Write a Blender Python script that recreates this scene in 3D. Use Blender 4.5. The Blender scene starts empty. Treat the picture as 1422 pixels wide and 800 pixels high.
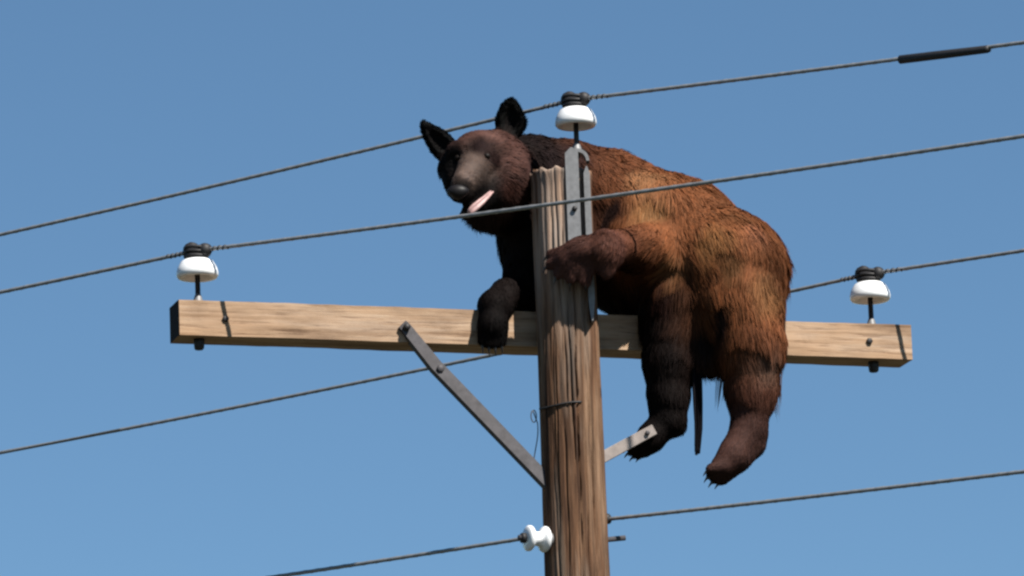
import bpy, bmesh, math, random
import numpy as np
from mathutils import Vector, Matrix, noise, kdtree

random.seed(7)
rng = np.random.default_rng(7)
scene = bpy.context.scene
COL = scene.collection
R = math.radians

# ------------------------------------------------------------------ camera
PSI, DIST, CAMZ = R(18.0), 20.0, 1.7           # bearing, ground distance to the pole, eye height
ZARM = 6.35                                     # crossarm centre height
FPX = 8960.0                                    # focal length in pixels of a 1422 px wide frame
ROLL = R(2.1)
FH = np.array([math.sin(PSI), math.cos(PSI), 0.0])   # horizontal viewing direction
RH = np.array([math.cos(PSI), -math.sin(PSI), 0.0])
CAM = -DIST * FH + np.array([0, 0, CAMZ])

def cam_axes(yaw, el, roll):
    f = np.array([math.sin(yaw) * math.cos(el), math.cos(yaw) * math.cos(el), math.sin(el)])
    r = np.array([math.cos(yaw), -math.sin(yaw), 0.0])
    u = np.cross(r, f)
    r2 = r * math.cos(roll) - u * math.sin(roll)
    u2 = u * math.cos(roll) + r * math.sin(roll)
    return f, r2, u2

def project(p):
    q = np.asarray(p, float) - CAM
    z = q @ AXF
    return 711 + FPX * (q @ AXR) / z, 400 - FPX * (q @ AXU) / z

yaw, el = PSI, math.atan2(ZARM - CAMZ, DIST)
for _ in range(20):
    AXF, AXR, AXU = cam_axes(yaw, el, ROLL)
    u, v = project((0, 0.0, ZARM))
    yaw += (u - 787) / FPX
    el -= (v - 450) / FPX

def at(px, py, d):
    """photo pixel -> point whose depth behind the pole axis (along the view) is d metres"""
    ray = AXF + AXR * (px - 711) / FPX - AXU * (py - 400) / FPX
    t = (d - CAM @ FH) / (ray @ FH)
    return CAM + ray * t

def at_y(px, py, y):
    ray = AXF + AXR * (px - 711) / FPX - AXU * (py - 400) / FPX
    return CAM + ray * ((y - CAM[1]) / ray[1])

camd = bpy.data.cameras.new('camera')
cam = bpy.data.objects.new('camera', camd)
COL.objects.link(cam)
M = Matrix((( AXR[0], AXU[0], -AXF[0], CAM[0]), (AXR[1], AXU[1], -AXF[1], CAM[1]),
            (AXR[2], AXU[2], -AXF[2], CAM[2]), (0, 0, 0, 1)))
cam.matrix_world = M
camd.sensor_width = 36
camd.lens = 36 * FPX / 1422
camd.clip_end = 6000
scene.camera = cam

# ------------------------------------------------------------------ sky, sun, exposure
SUN_EL = R(50)
SUN_SIDE = R(44)                                # to the right of the camera's back
sdir = -FH * math.cos(SUN_SIDE) + RH * math.sin(SUN_SIDE)
SUN = np.array([sdir[0] * math.cos(SUN_EL), sdir[1] * math.cos(SUN_EL), math.sin(SUN_EL)])
world = bpy.data.worlds.new('World')
scene.world = world
world.use_nodes = True
wn = world.node_tree
sky = wn.nodes.new('ShaderNodeTexSky')
sky.sky_type = 'NISHITA'
sky.sun_disc = False
sky.sun_elevation = SUN_EL
sky.sun_rotation = math.atan2(SUN[0], SUN[1])
sky.altitude = 2200
sky.air_density = 1.0
sky.dust_density = 0.0
sky.ozone_density = 3.0
bg = wn.nodes['Background']
bg.inputs[1].default_value = 0.050
tint = wn.nodes.new('ShaderNodeMixRGB')            # clear dry air: a touch less red than the model's sky
tint.blend_type = 'MULTIPLY'
tint.inputs[0].default_value = 1.0
tint.inputs[2].default_value = (0.83, 1.0, 1.0, 1)
wn.links.new(sky.outputs[0], tint.inputs[1])
wn.links.new(tint.outputs[0], bg.inputs[0])
sund = bpy.data.lights.new('sun', 'SUN')
sund.energy = 5.0
sund.angle = R(0.53)
sund.color = (1.0, 0.95, 0.87)
suno = bpy.data.objects.new('sun', sund)
COL.objects.link(suno)
suno.rotation_euler = Vector(SUN).to_track_quat('Z', 'Y').to_euler()
vs = scene.view_settings
vs.view_transform = 'Standard'
vs.look = 'None'
vs.exposure = 1.10
vs.gamma = 1.0
vs.use_curve_mapping = False
scene.cycles.filter_width = 2.5

# ------------------------------------------------------------------ helpers
def link(name, me, mat=None, parent=None):
    o = bpy.data.objects.new(name, me)
    COL.objects.link(o)
    if mat is not None:
        me.materials.append(mat)
    if parent is not None:
        o.parent = parent
        o.matrix_parent_inverse = parent_inv(parent)
    return o

def parent_inv(p):
    m = Matrix.Identity(4)
    while p is not None:
        m = p.matrix_basis.to_4x4() if p.parent is None else m
        p = p.parent
    return m.inverted()

def empty(name, loc):
    o = bpy.data.objects.new(name, None)
    COL.objects.link(o)
    o.location = loc
    return o

def tag(o, label, cat, group=None):
    o['label'] = label
    o['category'] = cat
    if group:
        o['group'] = group

def mesh(name, verts, faces, smooth=True):
    me = bpy.data.meshes.new(name)
    me.from_pydata([tuple(map(float, v)) for v in verts], [], faces)
    if smooth:
        me.polygons.foreach_set('use_smooth', [True] * len(me.polygons))
    me.update()
    return me

def frame_of(d):
    d = np.asarray(d, float) / np.linalg.norm(d)
    a = np.array([0, 0, 1.0]) if abs(d[2]) < 0.9 else np.array([1.0, 0, 0])
    u = np.cross(a, d); u /= np.linalg.norm(u)
    return u, np.cross(d, u)

def tube_arrays(pts, rad, n=10, cap=True):
    pts = np.asarray(pts, float)
    m = len(pts)
    rad = np.broadcast_to(rad, (m,))
    tang = np.gradient(pts, axis=0)
    u, v = frame_of(tang[0])
    V, F = [], []
    for i in range(m):
        t = tang[i] / np.linalg.norm(tang[i])
        u = u - t * (u @ t); u /= np.linalg.norm(u)
        v = np.cross(t, u)
        for k in range(n):
            a = 2 * math.pi * k / n
            V.append(pts[i] + rad[i] * (math.cos(a) * u + math.sin(a) * v))
    for i in range(m - 1):
        for k in range(n):
            F.append((i * n + k, i * n + (k + 1) % n, (i + 1) * n + (k + 1) % n, (i + 1) * n + k))
    if cap:
        F.append(tuple(range(n - 1, -1, -1)))
        F.append(tuple((m - 1) * n + k for k in range(n)))
    return V, F

def tube(name, pts, rad, mat, parent, n=10):
    V, F = tube_arrays(pts, rad, n)
    return link(name, mesh(name, V, F), mat, parent)

def lathe(name, prof, base, axis, mat, parent, n=40, cap=True):
    axis = np.asarray(axis, float) / np.linalg.norm(axis)
    u, v = frame_of(axis)
    V, F = [], []
    for r, h in prof:
        for k in range(n):
            a = 2 * math.pi * k / n
            V.append(np.asarray(base) + axis * h + r * (math.cos(a) * u + math.sin(a) * v))
    for i in range(len(prof) - 1):
        for k in range(n):
            F.append((i * n + k, i * n + (k + 1) % n, (i + 1) * n + (k + 1) % n, (i + 1) * n + k))
    if cap:
        F.append(tuple(range(n - 1, -1, -1)))
        F.append(tuple((len(prof) - 1) * n + k for k in range(n)))
    return link(name, mesh(name, V, F), mat, parent)

def bolt(name, p, axis, r, h, mat, parent, sides=6):
    """bolt head: hexagon with a domed end"""
    return lathe(name, [(r, -0.01), (r, h * 0.7), (r * 0.8, h)], p, axis, mat, parent, n=sides)

def prism(name, a, b, prof, up, mat, parent, bevel=0.0):
    """extrude a 2-D profile (side, up) from a to b"""
    a, b = np.asarray(a, float), np.asarray(b, float)
    t = (b - a) / np.linalg.norm(b - a)
    up = np.asarray(up, float); up = up - t * (up @ t); up /= np.linalg.norm(up)
    s = np.cross(t, up)
    n = len(prof)
    V = [p + s * x + up * y for p in (a, b) for x, y in prof]
    F = [(k, (k + 1) % n, n + (k + 1) % n, n + k) for k in range(n)]
    F += [tuple(range(n - 1, -1, -1)), tuple(range(n, 2 * n))]
    me = mesh(name, V, F, smooth=False)
    bm = bmesh.new(); bm.from_mesh(me)
    bmesh.ops.recalc_face_normals(bm, faces=bm.faces)
    if bevel:
        bmesh.ops.bevel(bm, geom=list(bm.edges), offset=bevel, segments=2, affect='EDGES')
    bm.to_mesh(me); bm.free()
    return link(name, me, mat, parent)

# ------------------------------------------------------------------ materials
def new_mat(name):
    m = bpy.data.materials.new(name)
    m.use_nodes = True
    nt = m.node_tree
    return m, nt, nt.nodes['Principled BSDF']

def ramp(nt, stops):
    r = nt.nodes.new('ShaderNodeValToRGB')
    e = r.color_ramp.elements
    e[0].position, e[0].color = stops[0][0], (*stops[0][1], 1)
    e[1].position, e[1].color = stops[-1][0], (*stops[-1][1], 1)
    for p, c in stops[1:-1]:
        x = e.new(p); x.color = (*c, 1)
    return r

def noise_node(nt, scale, stretch=(1, 1, 1), detail=6, rough=0.6):
    tc = nt.nodes.new('ShaderNodeTexCoord')
    mp = nt.nodes.new('ShaderNodeMapping')
    mp.inputs['Scale'].default_value = stretch
    nz = nt.nodes.new('ShaderNodeTexNoise')
    nz.inputs['Scale'].default_value = scale
    nz.inputs['Detail'].default_value = detail
    nz.inputs['Roughness'].default_value = rough
    nt.links.new(tc.outputs['Object'], mp.inputs[0])
    nt.links.new(mp.outputs[0], nz.inputs['Vector'])
    return nz

def wood(name, stops, stretch, grain_scale, bump=0.4, streak=((0.38, (0.35, 0.33, 0.32)), (0.62, (1, 1, 1)))):
    m, nt, b = new_mat(name)
    n1 = noise_node(nt, grain_scale, stretch, 8, 0.65)
    r1 = ramp(nt, stops)
    nt.links.new(n1.outputs[0], r1.inputs[0])
    n2 = noise_node(nt, grain_scale * 2.6, stretch, 5, 0.7)
    r2 = ramp(nt, list(streak))
    nt.links.new(n2.outputs[0], r2.inputs[0])
    n3 = noise_node(nt, 7.0, tuple(0.35 if q < 1 else 1 for q in stretch), 6, 0.6)
    r3 = ramp(nt, [(0.32, (0.52, 0.49, 0.49)), (0.5, (0.95, 0.93, 0.92)), (0.7, (1.2, 1.14, 1.08))])
    nt.links.new(n3.outputs[0], r3.inputs[0])
    mx = nt.nodes.new('ShaderNodeMixRGB'); mx.blend_type = 'MULTIPLY'; mx.inputs[0].default_value = 0.7
    nt.links.new(r1.outputs[0], mx.inputs[1]); nt.links.new(r2.outputs[0], mx.inputs[2])
    my = nt.nodes.new('ShaderNodeMixRGB'); my.blend_type = 'MULTIPLY'; my.inputs[0].default_value = 0.9
    nt.links.new(mx.outputs[0], my.inputs[1]); nt.links.new(r3.outputs[0], my.inputs[2])
    nt.links.new(my.outputs[0], b.inputs['Base Color'])
    b.inputs['Roughness'].default_value = 0.85
    b.inputs['Specular IOR Level'].default_value = 0.2
    bp = nt.nodes.new('ShaderNodeBump')
    bp.inputs['Strength'].default_value = bump
    bp.inputs['Distance'].default_value = 0.006
    nt.links.new(n2.outputs[0], bp.inputs['Height'])
    nt.links.new(bp.outputs[0], b.inputs['Normal'])
    return m

def weather_top(m, z0, z1, mul):
    nt = m.node_tree
    b = nt.nodes['Principled BSDF']
    src = b.inputs['Base Color'].links[0].from_socket
    tc = nt.nodes.new('ShaderNodeTexCoord')
    sp = nt.nodes.new('ShaderNodeSeparateXYZ'); nt.links.new(tc.outputs['Object'], sp.inputs[0])
    nz = noise_node(nt, 9, (1, 1, 0.25), 5, 0.6)
    ad = nt.nodes.new('ShaderNodeMath'); ad.operation = 'MULTIPLY_ADD'; ad.inputs[1].default_value = 0.7
    nt.links.new(nz.outputs[0], ad.inputs[0]); nt.links.new(sp.outputs[2], ad.inputs[2])
    mr = nt.nodes.new('ShaderNodeMapRange'); mr.inputs[1].default_value = z0 + 0.35; mr.inputs[2].default_value = z1 + 0.35
    nt.links.new(ad.outputs[0], mr.inputs[0])
    mx = nt.nodes.new('ShaderNodeMixRGB'); mx.blend_type = 'MULTIPLY'; mx.inputs[2].default_value = (*mul, 1)
    nt.links.new(mr.outputs[0], mx.inputs[0]); nt.links.new(src, mx.inputs[1]); nt.links.new(mx.outputs[0], b.inputs['Base Color'])

def plain(name, color, rough=0.6, metal=0.0, var=0.25, scale=30.0, spec=0.4):
    m, nt, b = new_mat(name)
    nz = noise_node(nt, scale, (1, 1, 1), 5, 0.6)
    lo = tuple(c * (1 - var) for c in color)
    hi = tuple(c * (1 + var) for c in color)
    r = ramp(nt, [(0.3, lo), (0.7, hi)])
    nt.links.new(nz.outputs[0], r.inputs[0])
    nt.links.new(r.outputs[0], b.inputs['Base Color'])
    b.inputs['Roughness'].default_value = rough
    b.inputs['Metallic'].default_value = metal
    b.inputs['Specular IOR Level'].default_value = spec
    return m

M_POLE = wood('pole_wood', [(0.34, (0.0324, 0.0144, 0.0079)), (0.48, (0.1188, 0.0612, 0.0324)), (0.66, (0.2160, 0.1404, 0.0900))], (1, 1, 0.045), 24, 1.0,
              ((0.40, (0.25, 0.22, 0.2)), (0.56, (1, 1, 1))))
M_ARM = wood('crossarm_wood', [(0.3, (0.2088, 0.1296, 0.0756)), (0.5, (0.3168, 0.2160, 0.1404)), (0.7, (0.3888, 0.2988, 0.2232))], (0.05, 1, 1), 40, 0.35,
             ((0.36, (0.42, 0.36, 0.33)), (0.46, (1, 1, 1))))
M_END = plain('shaded_end_grain', (0.022, 0.019, 0.02), 0.9, 0.0, 0.35, 60, 0.1)  # shade of the end facing away from the sun, put into the colour
M_GALV = plain('galvanised_steel', (0.1584, 0.1584, 0.1620), 0.55, 0.3, 0.2, 60)
M_DARKSTEEL = plain('dark_steel', (0.02, 0.019, 0.02), 0.6, 0.3, 0.4, 60)
M_BRACE = plain('weathered_steel', (0.047, 0.044, 0.048), 0.65, 0.3, 0.3, 40)
M_STUB = plain('pale_steel', (0.2448, 0.2088, 0.1908), 0.7, 0.1, 0.2, 50)
M_PORC = plain('white_porcelain', (0.6460, 0.6545, 0.6630), 0.14, 0.0, 0.10, 22, 0.5)
M_WIRE = plain('weathered_conductor', (0.2160, 0.2200, 0.2240), 0.5, 0.5, 0.2, 90)
M_SLEEVE = plain('dark_sleeve', (0.012, 0.012, 0.014), 0.6, 0.0, 0.2, 60)

# ------------------------------------------------------------------ ground
m, nt, b = new_mat('dry_ground')
n1 = noise_node(nt, 0.35, (1, 1, 1), 10, 0.65)
r1 = ramp(nt, [(0.3, (0.016, 0.018, 0.010)), (0.5, (0.032, 0.032, 0.017)), (0.7, (0.055, 0.046, 0.028))])
nt.links.new(n1.outputs[0], r1.inputs[0]); nt.links.new(r1.outputs[0], b.inputs['Base Color'])
b.inputs['Roughness'].default_value = 0.95
bp = nt.nodes.new('ShaderNodeBump'); bp.inputs['Distance'].default_value = 0.1
nt.links.new(n1.outputs[0], bp.inputs['Height']); nt.links.new(bp.outputs[0], b.inputs['Normal'])
S = 2500
N = 24
gv = [(-S + 2 * S * i / N, -S + 2 * S * j / N, 0) for j in range(N + 1) for i in range(N + 1)]
gf = [(j * (N + 1) + i, j * (N + 1) + i + 1, (j + 1) * (N + 1) + i + 1, (j + 1) * (N + 1) + i) for j in range(N) for i in range(N)]
g = link('ground', mesh('ground', gv, gf), m)
g['kind'] = 'structure'

# ------------------------------------------------------------------ utility pole
ZTOP = at(778, 241, 0)[2]
def pole_radius(z):
    return 0.096 + (ZTOP - z) * 0.0045

cracks = []
for i in range(48):
    cracks.append((rng.uniform(0, 2 * math.pi), rng.uniform(-0.12, 0.12), rng.uniform(0.015, 0.06), 0.002 + 0.018 * rng.random() ** 1.7,
                   ZTOP - rng.uniform(-0.3, 2.0), rng.uniform(0.15, 0.8), rng.uniform(0, 6.28)))

def knots(m):
    nt = m.node_tree
    b = nt.nodes['Principled BSDF']
    src = b.inputs['Base Color'].links[0].from_socket
    tc = nt.nodes.new('ShaderNodeTexCoord')
    mp = nt.nodes.new('ShaderNodeMapping'); mp.inputs['Scale'].default_value = (1, 1, 0.55)
    vo = nt.nodes.new('ShaderNodeTexVoronoi'); vo.inputs['Scale'].default_value = 8.5
    nt.links.new(tc.outputs['Object'], mp.inputs[0]); nt.links.new(mp.outputs[0], vo.inputs['Vector'])
    r = ramp(nt, [(0.06, (0.22, 0.18, 0.16)), (0.11, (1.0, 0.9, 0.8)), (0.15, (1, 1, 1))])
    nt.links.new(vo.outputs['Distance'], r.inputs[0])
    mx = nt.nodes.new('ShaderNodeMixRGB'); mx.blend_type = 'MULTIPLY'; mx.inputs[0].default_value = 0.85
    nt.links.new(src, mx.inputs[1]); nt.links.new(r.outputs[0], mx.inputs[2])
    nz = noise_node(nt, 6, (1, 1, 0.12), 6, 0.6)
    rg = ramp(nt, [(0.5, (0, 0, 0)), (0.66, (0.75, 0.75, 0.75))])
    nt.links.new(nz.outputs[0], rg.inputs[0])
    mg = nt.nodes.new('ShaderNodeMixRGB'); mg.inputs[2].default_value = (0.20, 0.165, 0.135, 1)
    nt.links.new(rg.outputs[0], mg.inputs[0]); nt.links.new(mx.outputs[0], mg.inputs[1]); nt.links.new(mg.outputs[0], b.inputs['Base Color'])
knots(M_POLE)
weather_top(M_POLE, ZTOP - 0.55, ZTOP - 0.15, (1.55, 1.62, 1.75))
root = empty('utility_pole', (0, 0, 0))
tag(root, 'weathered brown wooden utility pole with a crossarm that the bear clings to', 'utility pole')
NA = 220
zs = np.concatenate([np.linspace(-0.4, ZTOP - 2.2, 30), np.linspace(ZTOP - 2.2, ZTOP - 0.06, 130)[1:], ZTOP + np.array([-0.045, -0.03, -0.018, -0.008, 0.0])])
# long drying cracks on the weathered side
for a_deg, zc, zl, dep, w in ((256, ZARM - 0.22, 0.30, 0.022, 0.035), (268, ZARM - 0.34, 0.34, 0.018, 0.03), (238, ZARM - 0.62, 0.32, 0.016, 0.03), (280, ZARM - 0.72, 0.42, 0.018, 0.03),
                              (247, ZARM - 0.16, 0.16, 0.014, 0.03), (226, ZARM - 0.40, 0.36, 0.014, 0.03), (262, ZARM - 0.85, 0.30, 0.013, 0.025), (292, ZARM - 0.30, 0.40, 0.014, 0.03),
                              (250, ZTOP - 0.18, 0.22, 0.012, 0.03), (232, ZTOP - 0.10, 0.20, 0.010, 0.03)):
    cracks.append((R(a_deg), 0.05, w, dep, zc, zl, a_deg * 0.7))
AA, ZZ = np.meshgrid(2 * math.pi * np.arange(NA) / NA, zs)
RR = 0.096 + (ZTOP - ZZ) * 0.0045
for (a0, wander, w, dep, zc, zl, ph) in cracks:
    dz = (ZZ - zc) / zl
    da = (AA - (a0 + wander * np.sin(ZZ * 3 + ph) + 0.012 * np.sin(ZZ * 23 + ph)) + math.pi) % (2 * math.pi) - math.pi
    RR -= dep * np.exp(-(da / (w * 0.55)) ** 2) * np.clip(1 - dz * dz, 0, 1) * np.interp(ZTOP - ZZ, [0, 0.12, 0.35], [0.22, 0.4, 1.0])
V, F = [], []
for i, z in enumerate(zs):
    dt = ZTOP - z
    for k in range(NA):
        a = AA[i, k]
        ca_, sa_ = math.cos(a), math.sin(a)
        r = RR[i, k] + 0.004 * noise.noise((ca_ * 1.3, sa_ * 1.3, z * 0.8)) + 0.0028 * noise.noise((ca_ * 7, sa_ * 7, z * 1.5)) + 0.0012 * noise.noise((ca_ * 22, sa_ * 22, z * 4))
        if dt < 0.05:
            r += 0.006 * (1 - dt / 0.05) - (0.004 if dt < 0.004 else 0)
        zz = z
        if dt < 0.04:
            zz = z + (0.014 * noise.noise((ca_ * 6, sa_ * 6, 3.3)) - 0.003) * (1 - dt / 0.04)
        V.append((r * ca_, r * sa_, zz))
nz_ = len(zs)
for i in range(nz_ - 1):
    for k in range(NA):
        F.append((i * NA + k, i * NA + (k + 1) % NA, (i + 1) * NA + (k + 1) % NA, (i + 1) * NA + k))
c0 = len(V)
V.append((0, 0, ZTOP - 0.012))
for k in range(NA):
    F.append(((nz_ - 1) * NA + k, (nz_ - 1) * NA + (k + 1) % NA, c0))
shaft = link('shaft', mesh('shaft', V, F), M_POLE, root)
# dark tube arc added in place of a horizontal crack in the shaft
zb = at(790, 560, -0.1)[2]
V, F = tube_arrays([((pole_radius(zb) + 0.001) * math.cos(t), (pole_radius(zb) + 0.001) * math.sin(t), zb + 0.004 * math.sin(3 * t)) for t in np.linspace(math.pi * 1.0, math.pi * 1.52, 30)], 0.0035, 6)
link('crack_arc', mesh('crack_arc', V, F), M_DARKSTEEL, shaft)

# crossarm, bolted to the far side of the pole
AY0, AY1, AH = 0.085, 0.207, 0.115
xl = at_y(249, 441, AY0)[0]
xr = at_y(1266, 474, AY0)[0]
AZ0, AZ1 = ZARM - AH / 2, ZARM + AH / 2
nx = 120
V, F = [], []
prof = [(0, 0.006), (0.006, 0), (0.3, 0), (0.6, 0), (0.994, 0), (1, 0.006), (1, 0.3), (1, 0.7), (1, 0.994), (0.994, 1), (0.6, 1), (0.3, 1), (0.006, 1), (0, 0.994), (0, 0.7), (0, 0.3)]
prof = [(min(max(a, 0.04 if a < .5 and a > 0 and a < .05 else a), 1), b_) for a, b_ in prof]
np_ = len(prof)
for i in range(nx + 1):
    x = xl + (xr - xl) * i / nx
    for q, (a, c) in enumerate(prof):
        y = AY0 + (AY1 - AY0) * a
        z = AZ0 + (AZ1 - AZ0) * c
        w = 0.0022 * noise.noise((x * 3, a * 2, c * 2)) + 0.0010 * noise.noise((x * 14, a * 5, c * 5))
        V.append((x, y + w * (1 if a > 0.5 else -1), z + w * (1 if c > 0.5 else -1)))
for i in range(nx):
    for k in range(np_):
        F.append((i * np_ + k, (i + 1) * np_ + k, (i + 1) * np_ + (k + 1) % np_, i * np_ + (k + 1) % np_))
F.append(tuple(range(np_))); F.append(tuple(nx * np_ + k for k in range(np_ - 1, -1, -1)))
me = mesh('crossarm', V, F, smooth=False)
bm = bmesh.new(); bm.from_mesh(me); bmesh.ops.recalc_face_normals(bm, faces=bm.faces); bm.to_mesh(me); bm.free()
arm = link('crossarm', me, M_ARM, root)
me.materials.append(M_END)
for p in me.polygons:
    if abs(p.normal.x) > 0.9:
        p.material_index = 1

for px, py in ((313, 443), (1207, 474)):
    bolt('bolt', at_y(px, py, AY0), (0, -1, 0), 0.011, 0.008, M_DARKSTEEL, arm)
# braces (angle iron)
p_arm = at_y(564, 455, AY0 - 0.014)
p_mid = at_y(606, 507, AY0 - 0.03)
p_pole = at_y(764, 671, -0.02)
# one steel member with a bend near its upper end
def bent_brace(pts, widths, thick, mat, name):
    V, F = [], []
    n = len(pts)
    for i, p in enumerate(pts):
        t = pts[min(i + 1, n - 1)] - pts[max(i - 1, 0)]
        t = t / np.linalg.norm(t)
        outv = np.array([0, -1.0, 0]); outv -= t * (outv @ t); outv /= np.linalg.norm(outv)
        s = np.cross(t, outv)
        if s[2] < 0: s = -s
        w = widths[i]
        # angle section: a flat front leg and a leg running back along the lower edge
        for (a, c) in ((w / 2, 0), (w / 2, -thick), (-w / 2 + thick, -thick), (-w / 2 + thick, -w * 0.8), (-w / 2, -w * 0.8), (-w / 2, 0)):
            V.append(p + s * a + outv * c)
    for i in range(n - 1):
        for k in range(6):
            F.append((i * 6 + k, i * 6 + (k + 1) % 6, (i + 1) * 6 + (k + 1) % 6, (i + 1) * 6 + k))
    F += [tuple(range(6)), tuple((n - 1) * 6 + k for k in range(5, -1, -1))]
    me = mesh(name, V, F, False)
    bm = bmesh.new(); bm.from_mesh(me); bmesh.ops.recalc_face_normals(bm, faces=bm.faces)
    bmesh.ops.bevel(bm, geom=list(bm.edges), offset=0.001, segments=1, affect='EDGES')
    bm.to_mesh(me); bm.free()
    return link(name, me, mat, root)
br = bent_brace([p_arm + np.array([-0.012, 0, 0.012]), p_arm, p_mid, p_mid + (p_pole - p_mid) * 0.5, p_pole], [0.034, 0.036, 0.04, 0.04, 0.04], 0.006, M_BRACE, 'brace')
bolt('bolt', p_arm + np.array([0, -0.002, 0]), (0, -1, 0), 0.012, 0.016, M_DARKSTEEL, br)
bolt('bolt', p_mid + np.array([0.012, -0.002, -0.012]), (0, -1, 0), 0.013, 0.008, M_BRACE, br)
br['label'] = 'long grey angle-iron brace from crossarm down to the pole'
q0 = at_y(826, 641, -0.03); q1 = at_y(868, 618, -0.045); q2 = at_y(909, 596, -0.06)
sb = bent_brace([q0, q1, q2], [0.036, 0.036, 0.034], 0.006, M_STUB, 'brace')
sb['label'] = 'short pale steel brace with a free end beside the pole'
bolt('bolt', q2 + (q1 - q2) * 0.25 + np.array([0, -0.002, 0]), (0, -1, 0), 0.008, 0.006, M_BRACE, sb)

# pole-top bracket: steel channel on the front right of the pole, arched at the top
zb0, zb1 = at(818, 445, -0.1)[2], at(803, 205, -0.1)[2]
cF = at(797, 300, -0.108)
wF = 0.042
bx0 = cF[0]; by0 = cF[1]
ex = RH * 1.0; ey = FH * 1.0
def bracket_mesh():
    V, F = [], []
    n = 22
    def leg(ox, w, depth0, depth1, z0, z1, taper_bottom=False):
        s = len(V)
        pts = []
        for k in range(n + 1):
            t = k / n
            z = z0 + (z1 - z0) * t
            sc = 1.0
            if z1 - z < w * 0.5:
                h = (w * 0.5 - (z1 - z)) / (w * 0.5)
                sc = math.sqrt(max(0.02, 1 - h * h))
            if taper_bottom and z - z0 < 0.06:
                sc = 0.25 + 0.75 * (z - z0) / 0.06
            pts.append((z, w * 0.5 * sc))
        for z, hw in pts:
            for sx, dp in ((-1, depth0), (1, depth0), (1, depth1), (-1, depth1)):
                p = np.array([bx0, by0, 0]) + ex * (ox + sx * hw) + ey * dp
                V.append((p[0], p[1], z))
        for k in range(n):
            for q in range(4):
                F.append((s + k * 4 + q, s + k * 4 + (q + 1) % 4, s + k * 4 + 4 + (q + 1) % 4, s + k * 4 + 4 + q))
        F.append(tuple(s + q for q in range(3, -1, -1))); F.append(tuple(s + n * 4 + q for q in range(4)))
    leg(0.0, wF, 0.0, 0.007, zb0 + 0.17, zb1)
    leg(0.046, 0.020, 0.012, 0.05, zb0, zb1 - 0.06, True)
    leg(-0.017, 0.007, 0.007, 0.05, zb0 + 0.17, zb1 - 0.03)
    # bent web over the top joining the two legs
    s = len(V)
    for k in range(13):
        t = math.pi * k / 12
        for ro in (0.036, 0.026):
            for dp in (0.004, 0.045):
                p = np.array([bx0, by0, 0]) + ex * (0.020 - ro * math.cos(t)) + ey * dp
                V.append((p[0], p[1], zb1 - 0.045 + ro * math.sin(t) * 1.15))
    for k in range(12):
        a = s + k * 4; c = a + 4
        for q0_, q1_ in ((0, 1), (1, 3), (3, 2), (2, 0)):
            F.append((a + q0_, a + q1_, c + q1_, c + q0_))
    return mesh('bracket', V, F, False)
bk = link('top_bracket', bracket_mesh(), M_GALV, root)
bk['label'] = 'grey steel pole-top bracket with two upright legs'
for px, py in ((798, 290), (797, 335)):
    bolt('bolt', at(px, py, -0.108), -FH, 0.009, 0.01, M_DARKSTEEL, bk)

# stapled down-lead with its small loop on the pole's left side
gl = []
for t in np.linspace(0, 1, 22):
    p = at(744 + 3 * math.sin(t * 5), 572 + 80 * t, -0.02)
    gl.append(p)
lo = at(742, 578, -0.02)
loop = [lo + np.array([0.009 * math.cos(a) - 0.002, 0, 0.02 * math.sin(a)]) for a in np.linspace(math.pi / 2, -1.4 * math.pi, 18)]
tube('down_lead', loop + gl[4:], 0.0018, M_BRACE, root, 6)

# ------------------------------------------------------------------ insulators
def pin_insulator(px, pbase, ptop, d, label):
    """skirt px width 57; pbase: pixel y of the pin's foot, ptop: pixel y of the top of the skirt"""
    foot = at(px, pbase, d)
    top = at(px, ptop, d)
    zt = top[2]
    x, y = foot[0], foot[1]
    e = empty('pin_insulator', (x, y, foot[2]))
    tag(e, label, 'insulator', 'pin insulators carrying the wires')
    base = np.array([x, y, zt])
    up = (0, 0, 1)
    prof = [(0.012, -0.044), (0.036, -0.044), (0.042, -0.056), (0.052, -0.060), (0.061, -0.059), (0.066, -0.053), (0.067, -0.044), (0.064, -0.030),
            (0.058, -0.018), (0.051, -0.006), (0.043, -0.001), (0.030, 0.001), (0.026, 0.004), (0.024, 0.012), (0.028, 0.018), (0.030, 0.026), (0.026, 0.034), (0.012, 0.037)]
    lathe('porcelain_skirt', prof, base, up, M_PORC, e, 48)
    cl = lathe('wire_clamp', [(0.031, 0.0025), (0.036, 0.006), (0.036, 0.022), (0.033, 0.028), (0.030, 0.030), (0.024, 0.040), (0.010, 0.044)], base, up, M_DARKSTEEL, e, 24)
    return e, base, cl

WIRE_PHI = R(54)
WD = RH * math.sin(WIRE_PHI) - FH * math.cos(WIRE_PHI)     # wires run towards the camera's right

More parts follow.
